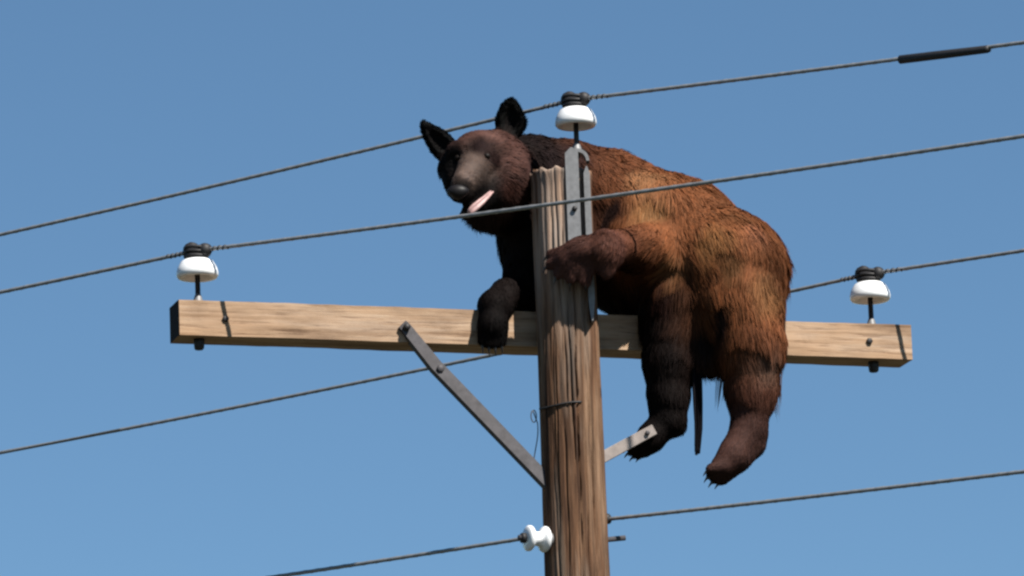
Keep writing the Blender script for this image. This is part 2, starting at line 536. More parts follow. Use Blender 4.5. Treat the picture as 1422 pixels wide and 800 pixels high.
def finish_insulator(e, base, cl, foot_z, below):
    x, y = base[0], base[1]
    tube('pin', [(x, y, foot_z - (0 if below is None else 0.115) - 0.02), (x, y, base[2] - 0.045)], 0.0085, M_DARKSTEEL, e, 12)
    lathe('pin_collar', [(0.0085, 0.03), (0.012, 0.022), (0.017, 0.004), (0.018, -0.004)][::-1], (x, y, foot_z), (0, 0, 1), M_GALV, e, 16)
    if below is not None:
        lathe('nut', [(0.013, -0.034), (0.016, -0.03), (0.018, -0.012), (0.018, 0.004)], (x, y, below), (0, 0, 1), M_DARKSTEEL, e, 6)
    # tie wire: coils round the neck and round the conductor, plus a keeper ear either side
    side = np.cross(WD, (0, 0, 1))
    pts = []
    for t in np.linspace(0, 2.6 * 2 * math.pi, 60):
        pts.append(base + WD * (0.038 * math.cos(t)) + side * (0.038 * math.sin(t)) + np.array([0, 0, 0.006 + 0.0022 * t]))
    tube('tie_wire', pts, 0.0052, M_DARKSTEEL, e, 6)
    for s, sz in ((0.036, 0.021), (-0.028, 0.027)):
        c = base + WD * s + np.array([0, 0, 0.030])
        c = c + side * (0.006 if s > 0 else -0.004) + np.array([0, 0, 0.006 if s < 0 else -0.004])
        lathe('keeper', [(0.004, -0.02), (sz, -0.014), (sz * 1.05, 0.0), (sz * 0.85, 0.012), (0.005, 0.017)], c, side, M_DARKSTEEL, cl, 12)

CONDUCTOR = {}
arm_d = lambda px: (at_y(px, 455, AY0 + 0.0525) @ FH)
for key, px, pb, pt, d, label, below in (
        ('left', 275, 416, 361, arm_d(275), 'white pin insulator at the crossarm end away from the bear', AZ0),
        ('right', 1210, 446, 393, arm_d(1210), 'white pin insulator on the crossarm end past the bear\'s rump', AZ0),
        ('top', 801, 205, 151, -0.08, 'white pin insulator on the bracket above the pole top', None)):
    e, base, cl = pin_insulator(px, pb, pt, d, label)
    fz = AZ1 if below is not None else zb1 - 0.01
    e.location.z = fz
    for o in list(e.children):
        o.matrix_parent_inverse = Matrix.Translation((-base[0], -base[1], -fz))
    finish_insulator(e, base, cl, fz, below)
    CONDUCTOR[key] = base + np.array([0, 0, 0.030])
bpy.context.view_layer.update()
for o in COL.objects:
    if o.type == 'EMPTY' and o.name.startswith('pin_insulator'):
        for c in o.children:
            c.matrix_parent_inverse = Matrix.Translation(-o.location)

# ------------------------------------------------------------------ wires
def in_plane(anchor, px, py, wd):
    """point on the pixel ray inside the vertical plane through anchor along wd"""
    n = np.cross(wd, (0, 0, 1.0))
    ray = AXF + AXR * (px - 711) / FPX - AXU * (py - 400) / FPX
    t = ((anchor - CAM) @ n) / (ray @ n)
    return CAM + ray * t

def wire(name, nodes_s, label, rad=0.0064, extra=None):
    """nodes_s: polyline of world points (dense), stranded look from twisted lobes"""
    pts = np.asarray(nodes_s)
    n = 9
    V, F = [], []
    tang = np.gradient(pts, axis=0)
    s = 0
    for i in range(len(pts)):
        if i: s += np.linalg.norm(pts[i] - pts[i - 1])
        t = tang[i] / np.linalg.norm(tang[i])
        u = np.cross(t, (0, 0, 1.0)); u /= np.linalg.norm(u)
        v = np.cross(u, t)
        for k in range(n):
            a = 2 * math.pi * k / n + s * 2 * math.pi / 0.16
            r = rad * (1 + (0.06 if k % 3 == 0 else -0.04))
            V.append(pts[i] + r * (math.cos(a) * u + math.sin(a) * v))
    for i in range(len(pts) - 1):
        for k in range(n):
            F.append((i * n + k, i * n + (k + 1) % n, (i + 1) * n + (k + 1) % n, (i + 1) * n + k))
    F += [tuple(range(n - 1, -1, -1)), tuple((len(pts) - 1) * n + k for k in range(n))]
    o = link(name, mesh(name, V, F), M_WIRE)
    tag(o, label, 'wire', 'bare wires strung past the pole')
    return o

def span(anchor, far_px, wd, length, mid_px=None):
    """points from the anchor out along wd through the photo pixel, continuing as a shallow catenary"""
    f = in_plane(anchor, *far_px, wd)
    s1 = (f - anchor) @ wd
    h1 = f[2] - anchor[2]
    curve = 0.0035
    slope = h1 / s1 - curve * s1
    out = []
    ss = np.concatenate([np.arange(0, 3.2, 0.012), np.linspace(3.2, length, 60)])
    for q in ss:
        q = q * (1 if s1 > 0 else -1)
        out.append(anchor + wd * q + np.array([0, 0, slope * q + curve * q * q]))
    return out

def both(anchor, left_px, right_px, wd=WD, length=34):
    a = span(anchor, left_px, wd, length)
    c = span(anchor, right_px, wd, 14)
    return a[::-1] + c[1:]

w_top = wire('power_wire', both(CONDUCTOR['top'], (0, 326), (1422, 59)), 'upper wire passing behind the bear\'s ears over the pole-top insulator')
w_left = wire('power_wire', both(CONDUCTOR['left'], (0, 406), (1422, 189)), 'wire from the insulator away from the bear, crossing in front of its chin')
w_right = wire('power_wire', both(CONDUCTOR['right'], (0, 629), (1422, 348)), 'wire on the insulator past the bear\'s rump, running on below the crossarm')
# splice sleeve on the upper wire
a_, b_ = in_plane(CONDUCTOR['top'], 1249, 83, WD), in_plane(CONDUCTOR['top'], 1374, 68, WD)
tube('splice_sleeve', [a_, a_ + (b_ - a_) * 0.01, a_ + (b_ - a_) * 0.5, a_ + (b_ - a_) * 0.97, b_], [0.011, 0.014, 0.0138, 0.0125, 0.010], M_SLEEVE, w_top, 12)
# armour wrap on the conductors near the insulators
for key, w in (('left', w_left), ('right', w_right), ('top', w_top)):
    me = w.data
    co = np.zeros(len(me.vertices) * 3); me.vertices.foreach_get('co', co); co = co.reshape(-1, 9, 3).mean(1)
    q = (co - CONDUCTOR[key]) @ WD
    for lo_, hi_ in ((-0.12, -0.045), (0.045, 0.14)):
        sel = co[(q > lo_) & (q < hi_)]
        pts = []
        for j, t in enumerate(np.linspace(0, 1, 140)):
            f = t * (len(sel) - 1); i = min(int(f), len(sel) - 2)
            c = sel[i] * (1 - (f - i)) + sel[i + 1] * (f - i)
            a = t * 2 * math.pi * 4
            pts.append(c + 0.0060 * (math.cos(a) * np.cross(WD, (0, 0, 1)) + math.sin(a) * np.array([0, 0, 1])))
        tube('tie_wrap', pts, 0.0026, M_DARKSTEEL, w, 5)

# ------------------------------------------------------------------ spool insulator and neutral wire
sc_ = at(741, 748, -0.095)
ax = np.array([-1.0, -0.12, 0.02]); ax /= np.linalg.norm(ax)
se = empty('spool_insulator', tuple(sc_))
tag(se, 'white spool insulator bolted to the side of the pole below the brace', 'insulator')
inner = sc_ - ax * 0.048
lathe('porcelain_spool', [(0.012, 0.0), (0.036, 0.001), (0.041, 0.006), (0.042, 0.013), (0.037, 0.020), (0.026, 0.024), (0.023, 0.032), (0.023, 0.042), (0.026, 0.050), (0.036, 0.054), (0.041, 0.060), (0.041, 0.068), (0.035, 0.073), (0.018, 0.076), (0.012, 0.076)],
      inner, ax, M_PORC, se, 40)
exitp = at(868, 747, 0.05)
pb = inner
tube('through_bolt', [sc_ + ax * 0.052, sc_, inner, np.array([0.0, 0.0, sc_[2]]), exitp], 0.0085, M_BRACE, se, 10)
lathe('end_nut', [(0.010, 0.0), (0.017, 0.002), (0.017, 0.014), (0.009, 0.016)], sc_ + ax * 0.028, ax, M_DARKSTEEL, se, 6)
lathe('washer', [(0.022, 0.0), (0.022, 0.008), (0.010, 0.010)], inner - ax * 0.012, ax, M_GALV, se, 16)
for s in (1, -1):
    off = np.cross(ax, (0, 1, 0)) * 0
bpy.context.view_layer.update()
for c in se.children:
    c.matrix_parent_inverse = Matrix.Translation(-se.location)

pr = at(836, 722, 0.06)
gx = sc_ - ax * 0.012 + np.array([0, 0.028, 0.012])
left_part = span(gx, (395, 799), WD, 34)[::-1]
behind = [gx * (1 - t) + pr * t + np.array([0, 0.115 * math.sin(math.pi * t), 0]) for t in np.linspace(0, 1, 40)][1:-1]
right_part = span(pr, (1422, 655), WD, 14)
w_n = wire('power_wire', left_part + behind + right_part, 'lowest wire, held by the white spool insulator on the pole', 0.0064)
cl = pr + WD * 0.012
lathe('clamp', [(0.006, -0.018), (0.016, -0.016), (0.017, 0.014), (0.010, 0.02)], cl, WD, M_DARKSTEEL, w_n, 10)

# ------------------------------------------------------------------ the bear (signed-distance body, then fur)
PXM = 1 / 438.0
CIN, BRN, DRK, HED, TAN, BLK, PAW, LEG = range(8)
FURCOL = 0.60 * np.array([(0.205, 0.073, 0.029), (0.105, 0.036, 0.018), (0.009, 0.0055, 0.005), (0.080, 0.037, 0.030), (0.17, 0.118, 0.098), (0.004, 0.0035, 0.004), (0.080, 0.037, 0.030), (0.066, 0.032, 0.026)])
prims = []   # (a, b, ra, rb, k, colour, fur length, flow or None)
def cone(a, b, k=0.03, col=CIN, fl=0.05, flow=None):
    prims.append((at(*a[:3]), at(*b[:3]), a[3] * PXM, b[3] * PXM, k, col, fl, flow))
def chain(pts, k=0.03, col=CIN, fl=0.05):
    for i, (a, b) in enumerate(zip(pts[:-1], pts[1:])):
        c = col[i] if isinstance(col, (list, tuple)) else col
        f = fl[i] if isinstance(fl, (list, tuple)) else fl
        cone(a, b, k, c, f)
# torso: neck -> shoulder -> back -> hips
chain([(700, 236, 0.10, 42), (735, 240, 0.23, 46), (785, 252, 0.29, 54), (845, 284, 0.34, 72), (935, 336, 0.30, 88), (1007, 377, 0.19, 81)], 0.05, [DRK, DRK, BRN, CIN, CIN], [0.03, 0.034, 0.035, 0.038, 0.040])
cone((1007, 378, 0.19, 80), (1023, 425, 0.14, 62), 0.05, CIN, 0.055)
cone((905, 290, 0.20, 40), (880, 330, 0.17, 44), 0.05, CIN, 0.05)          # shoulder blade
cone((840, 350, 0.32, 66), (950, 425, 0.23, 58), 0.05, DRK, 0.06)          # belly, shade put into its dark colour
cone((960, 420, 0.17, 46), (985, 490, 0.12, 26), 0.04, DRK, 0.06)          # groin, painted dark as shade
cone((725, 290, 0.24, 34), (742, 390, 0.26, 34), 0.04, DRK, 0.05)          # chest behind the pole, its shade painted in
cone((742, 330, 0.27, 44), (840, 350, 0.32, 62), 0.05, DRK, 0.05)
# near foreleg reaching round the front of the pole
chain([(918, 348, 0.14, 44), (886, 345, 0.0, 29), (840, 342, -0.165, 19), (806, 350, -0.15, 20)], 0.025, [CIN, BRN, PAW], [0.038, 0.028, 0.022])
cone((846, 350, -0.155, 20), (842, 374, -0.16, 12), 0.02, PAW, 0.022)          # elbow-side fringe of the wrist
cone((812, 350, -0.15, 22), (786, 360, -0.145, 17), 0.015, PAW, 0.016)
for a_, b_ in (((790, 350, -0.15, 11), (767, 353, -0.125, 8)), ((788, 358, -0.155, 11), (766, 366, -0.135, 8)), ((794, 364, -0.158, 11), (777, 379, -0.145, 8)),
               ((804, 366, -0.16, 11), (794, 386, -0.15, 8)), ((818, 364, -0.16, 11), (814, 387, -0.152, 8))):
    cone(a_, b_, 0.007, PAW, 0.010)
# far foreleg hooked over the crossarm
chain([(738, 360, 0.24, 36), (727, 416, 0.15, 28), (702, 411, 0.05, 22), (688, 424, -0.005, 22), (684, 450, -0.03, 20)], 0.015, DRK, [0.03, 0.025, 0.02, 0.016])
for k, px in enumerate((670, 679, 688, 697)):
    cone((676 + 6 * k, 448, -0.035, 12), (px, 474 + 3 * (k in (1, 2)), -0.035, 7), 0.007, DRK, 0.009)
# near hind leg
chain([(1020, 420, 0.12, 63), (1040, 480, 0.09, 47), (1044, 540, 0.08, 33), (1040, 590, 0.07, 23)], 0.03, [CIN, BRN, LEG], [0.044, 0.034, 0.024])
cone((1044, 586, 0.075, 21), (1049, 614, 0.085, 14), 0.015, LEG, 0.014)           # heel
chain([(1038, 598, 0.065, 23), (1020, 632, 0.035, 21), (1004, 648, 0.015, 17)], 0.02, LEG, [0.016, 0.011])
cone((1046, 620, 0.07, 15), (1020, 644, 0.04, 14), 0.015, LEG, 0.010)            # sole
for k, (px, py) in enumerate(((987, 651), (988, 659), (994, 665), (1003, 667))):
    cone((1004 + 4 * k, 647 + 2 * k, 0.0 + 0.018 * k, 11), (px, py, -0.03 + 0.022 * k, 7.5), 0.007, LEG, 0.008)
# far hind leg
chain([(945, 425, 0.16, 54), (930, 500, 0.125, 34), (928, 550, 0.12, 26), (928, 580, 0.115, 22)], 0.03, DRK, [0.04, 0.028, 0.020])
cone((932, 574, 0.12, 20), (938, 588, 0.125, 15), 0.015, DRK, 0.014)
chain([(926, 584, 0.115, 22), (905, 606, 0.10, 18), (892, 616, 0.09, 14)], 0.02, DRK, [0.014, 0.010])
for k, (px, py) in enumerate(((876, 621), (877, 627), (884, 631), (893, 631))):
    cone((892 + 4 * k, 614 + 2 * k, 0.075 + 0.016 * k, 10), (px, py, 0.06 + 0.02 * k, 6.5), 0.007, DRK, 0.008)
# head
NOSE = (638, 266, -0.23)
def hflow(p): return None
cone((682, 226, 0.03, 44), (664, 220, -0.01, 37), 0.022, HED, 0.030, 'head')
cone((700, 245, 0.03, 40), (690, 262, 0.0, 34), 0.03, HED, 0.036, 'head')       # near cheek
cone((636, 232, 0.0, 26), (640, 255, -0.03, 22), 0.03, DRK, 0.018, 'head')       # far cheek, coloured dark as the side away from the sun
cone((664, 227, -0.07, 25), (643, 254, -0.19, 15), 0.018, TAN, 0.013, 'head')     # muzzle bridge
cone((654, 256, -0.12, 23), (638, 268, -0.195, 14), 0.014, BLK, 0.007, 'head')    # upper lip
cone((680, 264, -0.05, 26), (654, 287, -0.15, 11), 0.012, BLK, 0.012, 'head')    # lower jaw
cone((692, 208, -0.03, 17), (674, 203, -0.062, 14), 0.012, HED, 0.012, 'head')       # brows
cone((644, 206, -0.055, 13), (632, 210, -0.05, 11), 0.012, HED, 0.012, 'head')
cone((676, 285, 0.04, 30), (700, 290, 0.16, 34), 0.03, DRK, 0.04)                # throat
EARS = [  # centre px, d, half-width px, half-height px, tilt (deg), base
    (609, 196, 0.03, 16, 36, 42, 0.5),
    (708, 167, 0.03, 20, 30, -2, 0.22)]

def sd_round_cone(P, a, b, r1, r2):
    ba = b - a
    L2 = ba @ ba
    rr = r1 - r2
    a2 = L2 - rr * rr
    if a2 <= 1e-9:
        c, r = (a, r1) if r1 > r2 else (b, r2)
        return np.linalg.norm(P - c, axis=-1) - r
    il2 = 1 / L2
    pa = P - a
    y = pa @ ba
    z = y - L2
    x = pa * L2 - y[..., None] * ba
    x2 = (x * x).sum(-1)
    y2 = y * y * L2
    z2 = z * z * L2
    k = np.sign(rr) * rr * rr * x2
    out = (np.sqrt(np.maximum(x2 * a2 * il2, 0)) + y * rr) * il2 - r1
    m1 = np.sign(z) * a2 * z2 > k
    m2 = np.sign(y) * a2 * y2 < k
    o1 = np.sqrt(x2 + z2) * il2 - r2
    o2 = np.sqrt(x2 + y2) * il2 - r1
    return np.where(m1, o1, np.where(m2, o2, out))

def smin(a, b, k):
    h = np.clip(0.5 + 0.5 * (b - a) / k, 0, 1)
    return b * (1 - h) + a * h - k * h * (1 - h)

def ear_frame(i):
    px, py, d, hw, hh, tilt, tp_ = EARS[i]
    c = at(px, py, d)
    t = R(tilt)
    upv = AXU * math.cos(t) - AXR * math.sin(t)
    rt = AXR * math.cos(t) + AXU * math.sin(t)
    return c, rt, upv, AXF, hw * PXM, hh * PXM

def ear_sdf(P, i):
    c, rt, upv, fw, hw, hh = ear_frame(i)
    q = P - c
    x, y, z = q @ rt, q @ upv, q @ fw
    th = 0.028
    wy = np.clip(1 - EARS[i][6] * (y / hh), 0.45, 1.5)
    k0 = np.sqrt((x / (hw * wy)) ** 2 + (y / hh) ** 2 + (z / th) ** 2)
    e = (k0 - 1) * th * 0.8
    y2 = y - hh * 0.05
    k1 = np.sqrt((x / (hw * 0.66 * wy)) ** 2 + (y2 / (hh * 0.75)) ** 2 + ((z + th * 0.95) / (th * 0.9)) ** 2)
    return np.maximum(e, -(k1 - 1) * th * 0.8)

def pole_sdf(P):
    return np.sqrt(P[..., 0] ** 2 + P[..., 1] ** 2) - 0.101
def arm_sdf(P):
    q = np.stack([np.abs(P[..., 0] - (xl + xr) / 2) - (xr - xl) / 2, np.abs(P[..., 1] - (AY0 + AY1) / 2) - (AY1 - AY0) / 2, np.abs(P[..., 2] - ZARM) - AH / 2], -1)
    return np.linalg.norm(np.maximum(q, 0), axis=-1) + np.minimum(q.max(-1), 0)

def bear_sdf(P):
    D = None
    for (a, b, ra, rb, k, *_r) in prims:
        d = sd_round_cone(P, a, b, ra, rb)
        D = d if D is None else smin(D, d, k)
    for i in range(2):
        D = smin(D, ear_sdf(P, i), 0.02)
    # eye sockets
    for s in EYES:
        D = np.maximum(D, -(np.linalg.norm(P - s, axis=-1) - 0.012))
    # pressed against pole and crossarm: only a skin-deep overlap remains
    D = np.maximum(D, -(pole_sdf(P) + 0.004))
    D = np.maximum(D, -(arm_sdf(P) + 0.003))
    return D
EYES = []

allp = np.array([p for pr_ in prims for p in pr_[:2]])
lo3, hi3 = allp.min(0) - 0.26, allp.max(0) + 0.26
H = 0.0115
dims = np.ceil((hi3 - lo3) / H).astype(int)
gx_, gy_, gz_ = [lo3[i] + H * np.arange(dims[i]) for i in range(3)]
GP = np.stack(np.meshgrid(gx_, gy_, gz_, indexing='ij'), -1)

def ray_hit(px, py):
    """first bear surface point along a pixel ray"""
    ray = AXF + AXR * (px - 711) / FPX - AXU * (py - 400) / FPX
    ray = ray / np.linalg.norm(ray)
    t0 = (-0.5 - CAM @ FH) / (ray @ FH)
    ts = t0 + np.linspace(0, 1.2, 1500)
    d = bear_sdf(CAM + ray * ts[:, None])
    i = np.argmax(d < 0)
    return CAM + ray * ts[i], ray
eye_pts = [ray_hit(676, 217)[0], ray_hit(636, 219)[0]]
EYES = [p + AXF * -0.004 for p in eye_pts]

FG = bear_sdf(GP)

def surface_nets(F, org, h):
    s = F < 0
    nx, ny, nz = F.shape
    acc = np.zeros((nx - 1, ny - 1, nz - 1, 3)); cnt = np.zeros((nx - 1, ny - 1, nz - 1))
    sl = lambda o, n: slice(o, n - 1 + o)
    def corner(A, c): return A[sl(c[0], nx), sl(c[1], ny), sl(c[2], nz)]
    for axis in range(3):
        for o in [(i, j) for i in (0, 1) for j in (0, 1)]:
            c0 = list(o); c0.insert(axis, 0)
            c1 = list(o); c1.insert(axis, 1)
            f0, f1 = corner(F, c0), corner(F, c1)
            m = (f0 < 0) != (f1 < 0)
            t = np.where(m, f0 / np.where(m, f0 - f1, 1), 0)
            p = np.zeros(m.shape + (3,))
            for ax_ in range(3):
                p[..., ax_] = c0[ax_]
            p[..., axis] = t
            acc += p * m[..., None]; cnt += m
    idx = -np.ones(cnt.shape, int)
    cells = np.argwhere(cnt > 0)
    idx[tuple(cells.T)] = np.arange(len(cells))
    V = org + h * (cells + acc[tuple(cells.T)] / cnt[tuple(cells.T)][:, None])
    faces = []
    for axis in range(3):
        a0 = [slice(None)] * 3; a1 = [slice(None)] * 3
        a0[axis] = slice(0, -1); a1[axis] = slice(1, None)
        s0, s1 = s[tuple(a0)], s[tuple(a1)]
        e = np.argwhere(s0 != s1)
        u_, v_ = [(1, 2), (2, 0), (0, 1)][axis]
        e = e[(e[:, u_] > 0) & (e[:, v_] > 0) & (e[:, u_] < F.shape[u_] - 1) & (e[:, v_] < F.shape[v_] - 1)]
        q = []
        for du, dv in ((1, 1), (0, 1), (0, 0), (1, 0)):
            c = e.copy(); c[:, u_] -= du; c[:, v_] -= dv
            q.append(idx[tuple(c.T)])
        q = np.stack(q, 1)
        flip = ~s0[tuple(e.T)]
        q[flip] = q[flip][:, ::-1]
        faces.append(q)
    return V, np.concatenate(faces)

BV, BF = surface_nets(FG, lo3, H)
bear = empty('bear', tuple(at(940, 440, 0.25)))
tag(bear, 'cinnamon brown bear draped over the crossarm and hugging the pole top', 'bear')

def fur_material(name):
    m, nt, b = new_mat(name)
    at_ = nt.nodes.new('ShaderNodeAttribute'); at_.attribute_name = 'fur_colour'
    nt.links.new(at_.outputs['Color'], b.inputs['Base Color'])
    b.inputs['Roughness'].default_value = 0.75
    b.inputs['Specular IOR Level'].default_value = 0.07
    return m
M_FUR = fur_material('bear_fur')

def field(P, sc, seed):
    g = np.zeros(len(P))
    rr = np.random.default_rng(seed)
    for _ in range(7):
        k = rr.normal(size=3) * sc
        g += np.sin(P @ k + rr.uniform(0, 6.28))
    return g / 2.0

# coat patches: darker round the eye, paler over the shoulder blade and thigh, shade painted dark on far cheek, under muzzle, neck, shoulder, armpit, belly and groin
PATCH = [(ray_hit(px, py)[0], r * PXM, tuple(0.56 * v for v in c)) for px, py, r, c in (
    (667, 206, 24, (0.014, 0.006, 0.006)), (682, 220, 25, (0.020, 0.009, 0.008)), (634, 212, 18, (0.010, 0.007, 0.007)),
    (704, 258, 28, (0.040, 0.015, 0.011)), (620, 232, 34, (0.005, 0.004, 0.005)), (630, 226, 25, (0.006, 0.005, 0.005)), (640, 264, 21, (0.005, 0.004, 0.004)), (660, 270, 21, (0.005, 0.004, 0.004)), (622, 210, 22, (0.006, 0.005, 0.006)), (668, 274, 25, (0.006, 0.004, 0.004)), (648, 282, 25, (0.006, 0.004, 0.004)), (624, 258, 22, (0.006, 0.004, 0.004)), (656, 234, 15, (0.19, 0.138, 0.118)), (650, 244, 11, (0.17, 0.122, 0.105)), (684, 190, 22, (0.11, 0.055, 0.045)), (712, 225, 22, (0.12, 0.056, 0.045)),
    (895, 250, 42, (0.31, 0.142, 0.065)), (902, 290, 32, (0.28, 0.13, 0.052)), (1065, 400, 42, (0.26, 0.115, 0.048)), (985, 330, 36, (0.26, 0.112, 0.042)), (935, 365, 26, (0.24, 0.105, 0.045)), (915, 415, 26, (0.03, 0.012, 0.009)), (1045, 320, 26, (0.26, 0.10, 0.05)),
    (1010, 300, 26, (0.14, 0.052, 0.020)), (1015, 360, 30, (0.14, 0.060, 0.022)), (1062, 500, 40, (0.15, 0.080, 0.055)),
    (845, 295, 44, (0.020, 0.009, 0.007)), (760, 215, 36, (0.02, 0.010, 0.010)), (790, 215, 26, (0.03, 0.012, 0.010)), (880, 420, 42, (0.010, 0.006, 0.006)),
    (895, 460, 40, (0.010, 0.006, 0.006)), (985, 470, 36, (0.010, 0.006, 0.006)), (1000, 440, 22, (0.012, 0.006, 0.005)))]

def region(P):
    """blended colour, fur length and comb direction at points P"""
    W, WC, Cc, Ll, Fl = 0, 0, 0, 0, 0
    nose = at(*NOSE)
    for (a, b, ra, rb, k, col, fl, flow) in prims:
        d = np.maximum(sd_round_cone(P, a, b, ra, rb), 0)
        w = np.exp(-d / 0.012)[:, None] + 1e-9
        if flow == 'head':
            v = P - nose
            v = v / np.linalg.norm(v, axis=1, keepdims=True)
        else:
            v = np.broadcast_to((b - a) / np.linalg.norm(b - a), P.shape)
        wc = np.exp(-d / 0.026)[:, None] + 1e-9 if flow != 'head' else w
        WC = WC + wc
        W = W + w; Cc = Cc + wc * FURCOL[col]; Ll = Ll + wc * fl; Fl = Fl + w * v
    Cc, Ll, Fl = Cc / WC, (Ll / WC)[:, 0], Fl / W
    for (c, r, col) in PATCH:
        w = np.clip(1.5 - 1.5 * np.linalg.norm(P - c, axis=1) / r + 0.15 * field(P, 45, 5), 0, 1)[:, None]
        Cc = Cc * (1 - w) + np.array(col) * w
    for i in range(2):
        e = ear_sdf(P, i)
        w = np.clip(1 - np.maximum(e, 0) / 0.012, 0, 1)[:, None]
        c, rt, upv, fw, hw, hh = ear_frame(i)
        Cc = Cc * (1 - w) + FURCOL[BLK] * 0.6 * w
        Ll = Ll * (1 - w[:, 0]) + 0.019 * w[:, 0]
        Fl = Fl * (1 - w) + upv * w
    return Cc, Ll, Fl

me = bpy.data.meshes.new('body')
me.from_pydata(BV.tolist(), [], BF.tolist())
bm = bmesh.new(); bm.from_mesh(me)
bmesh.ops.recalc_face_normals(bm, faces=bm.faces)
bm.to_mesh(me); bm.free()
me.polygons.foreach_set('use_smooth', [True] * len(me.polygons))
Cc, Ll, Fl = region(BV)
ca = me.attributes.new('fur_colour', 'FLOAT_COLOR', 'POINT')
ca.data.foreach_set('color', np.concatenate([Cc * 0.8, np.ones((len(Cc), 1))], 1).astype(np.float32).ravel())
me.update()
body = link('body', me, M_FUR, bear)

# fur strands --------------------------------------------------------------
NS = 310000
nrm = np.zeros(len(BV) * 3); me.vertex_normals.foreach_get('vector', nrm); nrm = nrm.reshape(-1, 3)
T = np.concatenate([BF[:, [0, 1, 2]], BF[:, [0, 2, 3]]])
A = 0.5 * np.linalg.norm(np.cross(BV[T[:, 1]] - BV[T[:, 0]], BV[T[:, 2]] - BV[T[:, 0]]), axis=1)
dens = A * (1 + 1.6 * (Ll[T[:, 0]] < 0.03))
touch = (np.minimum(pole_sdf(BV), arm_sdf(BV)) < 0.002)[T].any(1)
dens[touch] = 0
ti = rng.choice(len(T), NS, p=dens / dens.sum())
r1_, r2_ = np.sqrt(rng.random(NS)), rng.random(NS)
bc = np.stack([1 - r1_, r1_ * (1 - r2_), r1_ * r2_], 1)
P0 = (BV[T[ti]] * bc[..., None]).sum(1)
N0 = (nrm[T[ti]] * bc[..., None]).sum(1); N0 /= np.linalg.norm(N0, axis=1, keepdims=True)
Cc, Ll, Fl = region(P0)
# smooth random field for whorls and partings
wob = np.stack([field(P0, 28, s) for s in (1, 2, 3)], 1) * 0.30
GR = np.array([0, 0, -1.0])
dirv = Fl + GR * 0.45 + wob
dirv -= N0 * (dirv * N0).sum(1, keepdims=True)
dirv /= np.linalg.norm(dirv, axis=1, keepdims=True) + 1e-6
lift = (0.11 + 0.14 * rng.random(NS) + 0.16 * np.clip(1 - np.linalg.norm(P0 - at(680, 230, 0.03), axis=1) / 0.2, 0, 1))[:, None]
D1 = dirv + N0 * lift; D1 /= np.linalg.norm(D1, axis=1, keepdims=True)
L = Ll * rng.uniform(0.65, 1.25, NS) * (1 + 0.25 * field(P0, 40, 9))
long_ = rng.random(NS) < 0.05
L = np.where(long_, L * 1.35, L)
tip = P0 + D1 * L[:, None] + GR * (0.18 * L[:, None])
# clumping
NCL = 16000
ci = rng.choice(NS, NCL, replace=False)
kd = kdtree.KDTree(NCL)
for j, c in enumerate(ci): kd.insert(P0[c], j)
kd.balance()
near = np.array([kd.find(p)[1] for p in P0])
ctip = tip[ci][near]; croot = P0[ci][near]
same = (N0 * N0[ci][near]).sum(1) > 0.3
amt = np.where(same, 0.30 * np.clip(L / 0.042, 0.15, 1) * rng.uniform(0.4, 1.2, NS), 0)[:, None]
tip = tip * (1 - amt) + (ctip + (P0 - croot) * 0.15) * amt
mid = P0 + D1 * (L * 0.5)[:, None]
mid = mid * 0.75 + (P0 + tip) * 0.5 * 0.25 + N0 * (L * 0.05)[:, None]
bad = (np.minimum(pole_sdf(tip), arm_sdf(tip)) < -0.004) | (np.minimum(pole_sdf(mid), arm_sdf(mid)) < -0.002)
keep = ~bad
for s in eye_pts:
    keep &= np.linalg.norm(P0 - s, axis=1) > 0.014
keep &= np.linalg.norm(P0 - ray_hit(636, 267)[0], axis=1) > 0.022
P0, N0, mid, tip, L, Cc, near, dirv = [x[keep] for x in (P0, N0, mid, tip, L, Cc, near, dirv)]
ns = len(P0)
side = np.cross(dirv, N0)
ang = rng.normal(0, 0.5, ns)[:, None]
side = side * np.cos(ang) + N0 * np.sin(ang)
wid = (0.0009 + 0.013 * np.clip(L, 0, 0.06))[:, None] * rng.uniform(0.7, 1.3, (ns, 1))
VV = np.empty((ns, 5, 3))
VV[:, 0] = P0 - side * wid - N0 * 0.002
VV[:, 1] = P0 + side * wid - N0 * 0.002
VV[:, 2] = mid - side * wid * 0.75
VV[:, 3] = mid + side * wid * 0.75
VV[:, 4] = tip
base = np.arange(ns)[:, None] * 5
quads = base + np.array([0, 1, 3, 2])
tris = base + np.array([2, 3, 4])
fm = bpy.data.meshes.new('fur')
fm.vertices.add(ns * 5)
fm.vertices.foreach_set('co', VV.astype(np.float32).ravel())
loops = np.concatenate([quads, tris], 1).ravel()
fm.loops.add(len(loops))
fm.loops.foreach_set('vertex_index', loops.astype(np.int32))
starts = (np.arange(ns)[:, None] * 7 + np.array([0, 4])).ravel()
fm.polygons.add(ns * 2)
fm.polygons.foreach_set('loop_start', starts.astype(np.int32))
fm.polygons.foreach_set('use_smooth', np.ones(ns * 2, bool))
fm.update(calc_edges=True)
fm.validate()
clv = rng.uniform(0.90, 1.10, NCL)[near][:, None]
jit = rng.uniform(0.88, 1.12, (ns, 1)) * clv * np.clip(1 + 0.20 * field(P0, 15, 11), 0.45, 1.5)[:, None]
warm = rng.normal(0, 0.05, (ns, 1)) * np.array([[1, 0, -1]])
bc_ = Cc * jit * (1 + warm)
cols = np.ones((ns, 5, 4))
for j, kf in enumerate((0.85, 0.85, 1.0, 1.0, 1.18)):
    cols[:, j, :3] = np.clip(bc_ * kf, 0.002, 0.6)
ca = fm.attributes.new('fur_colour', 'FLOAT_COLOR', 'POINT')
ca.data.foreach_set('color', cols.astype(np.float32).ravel())
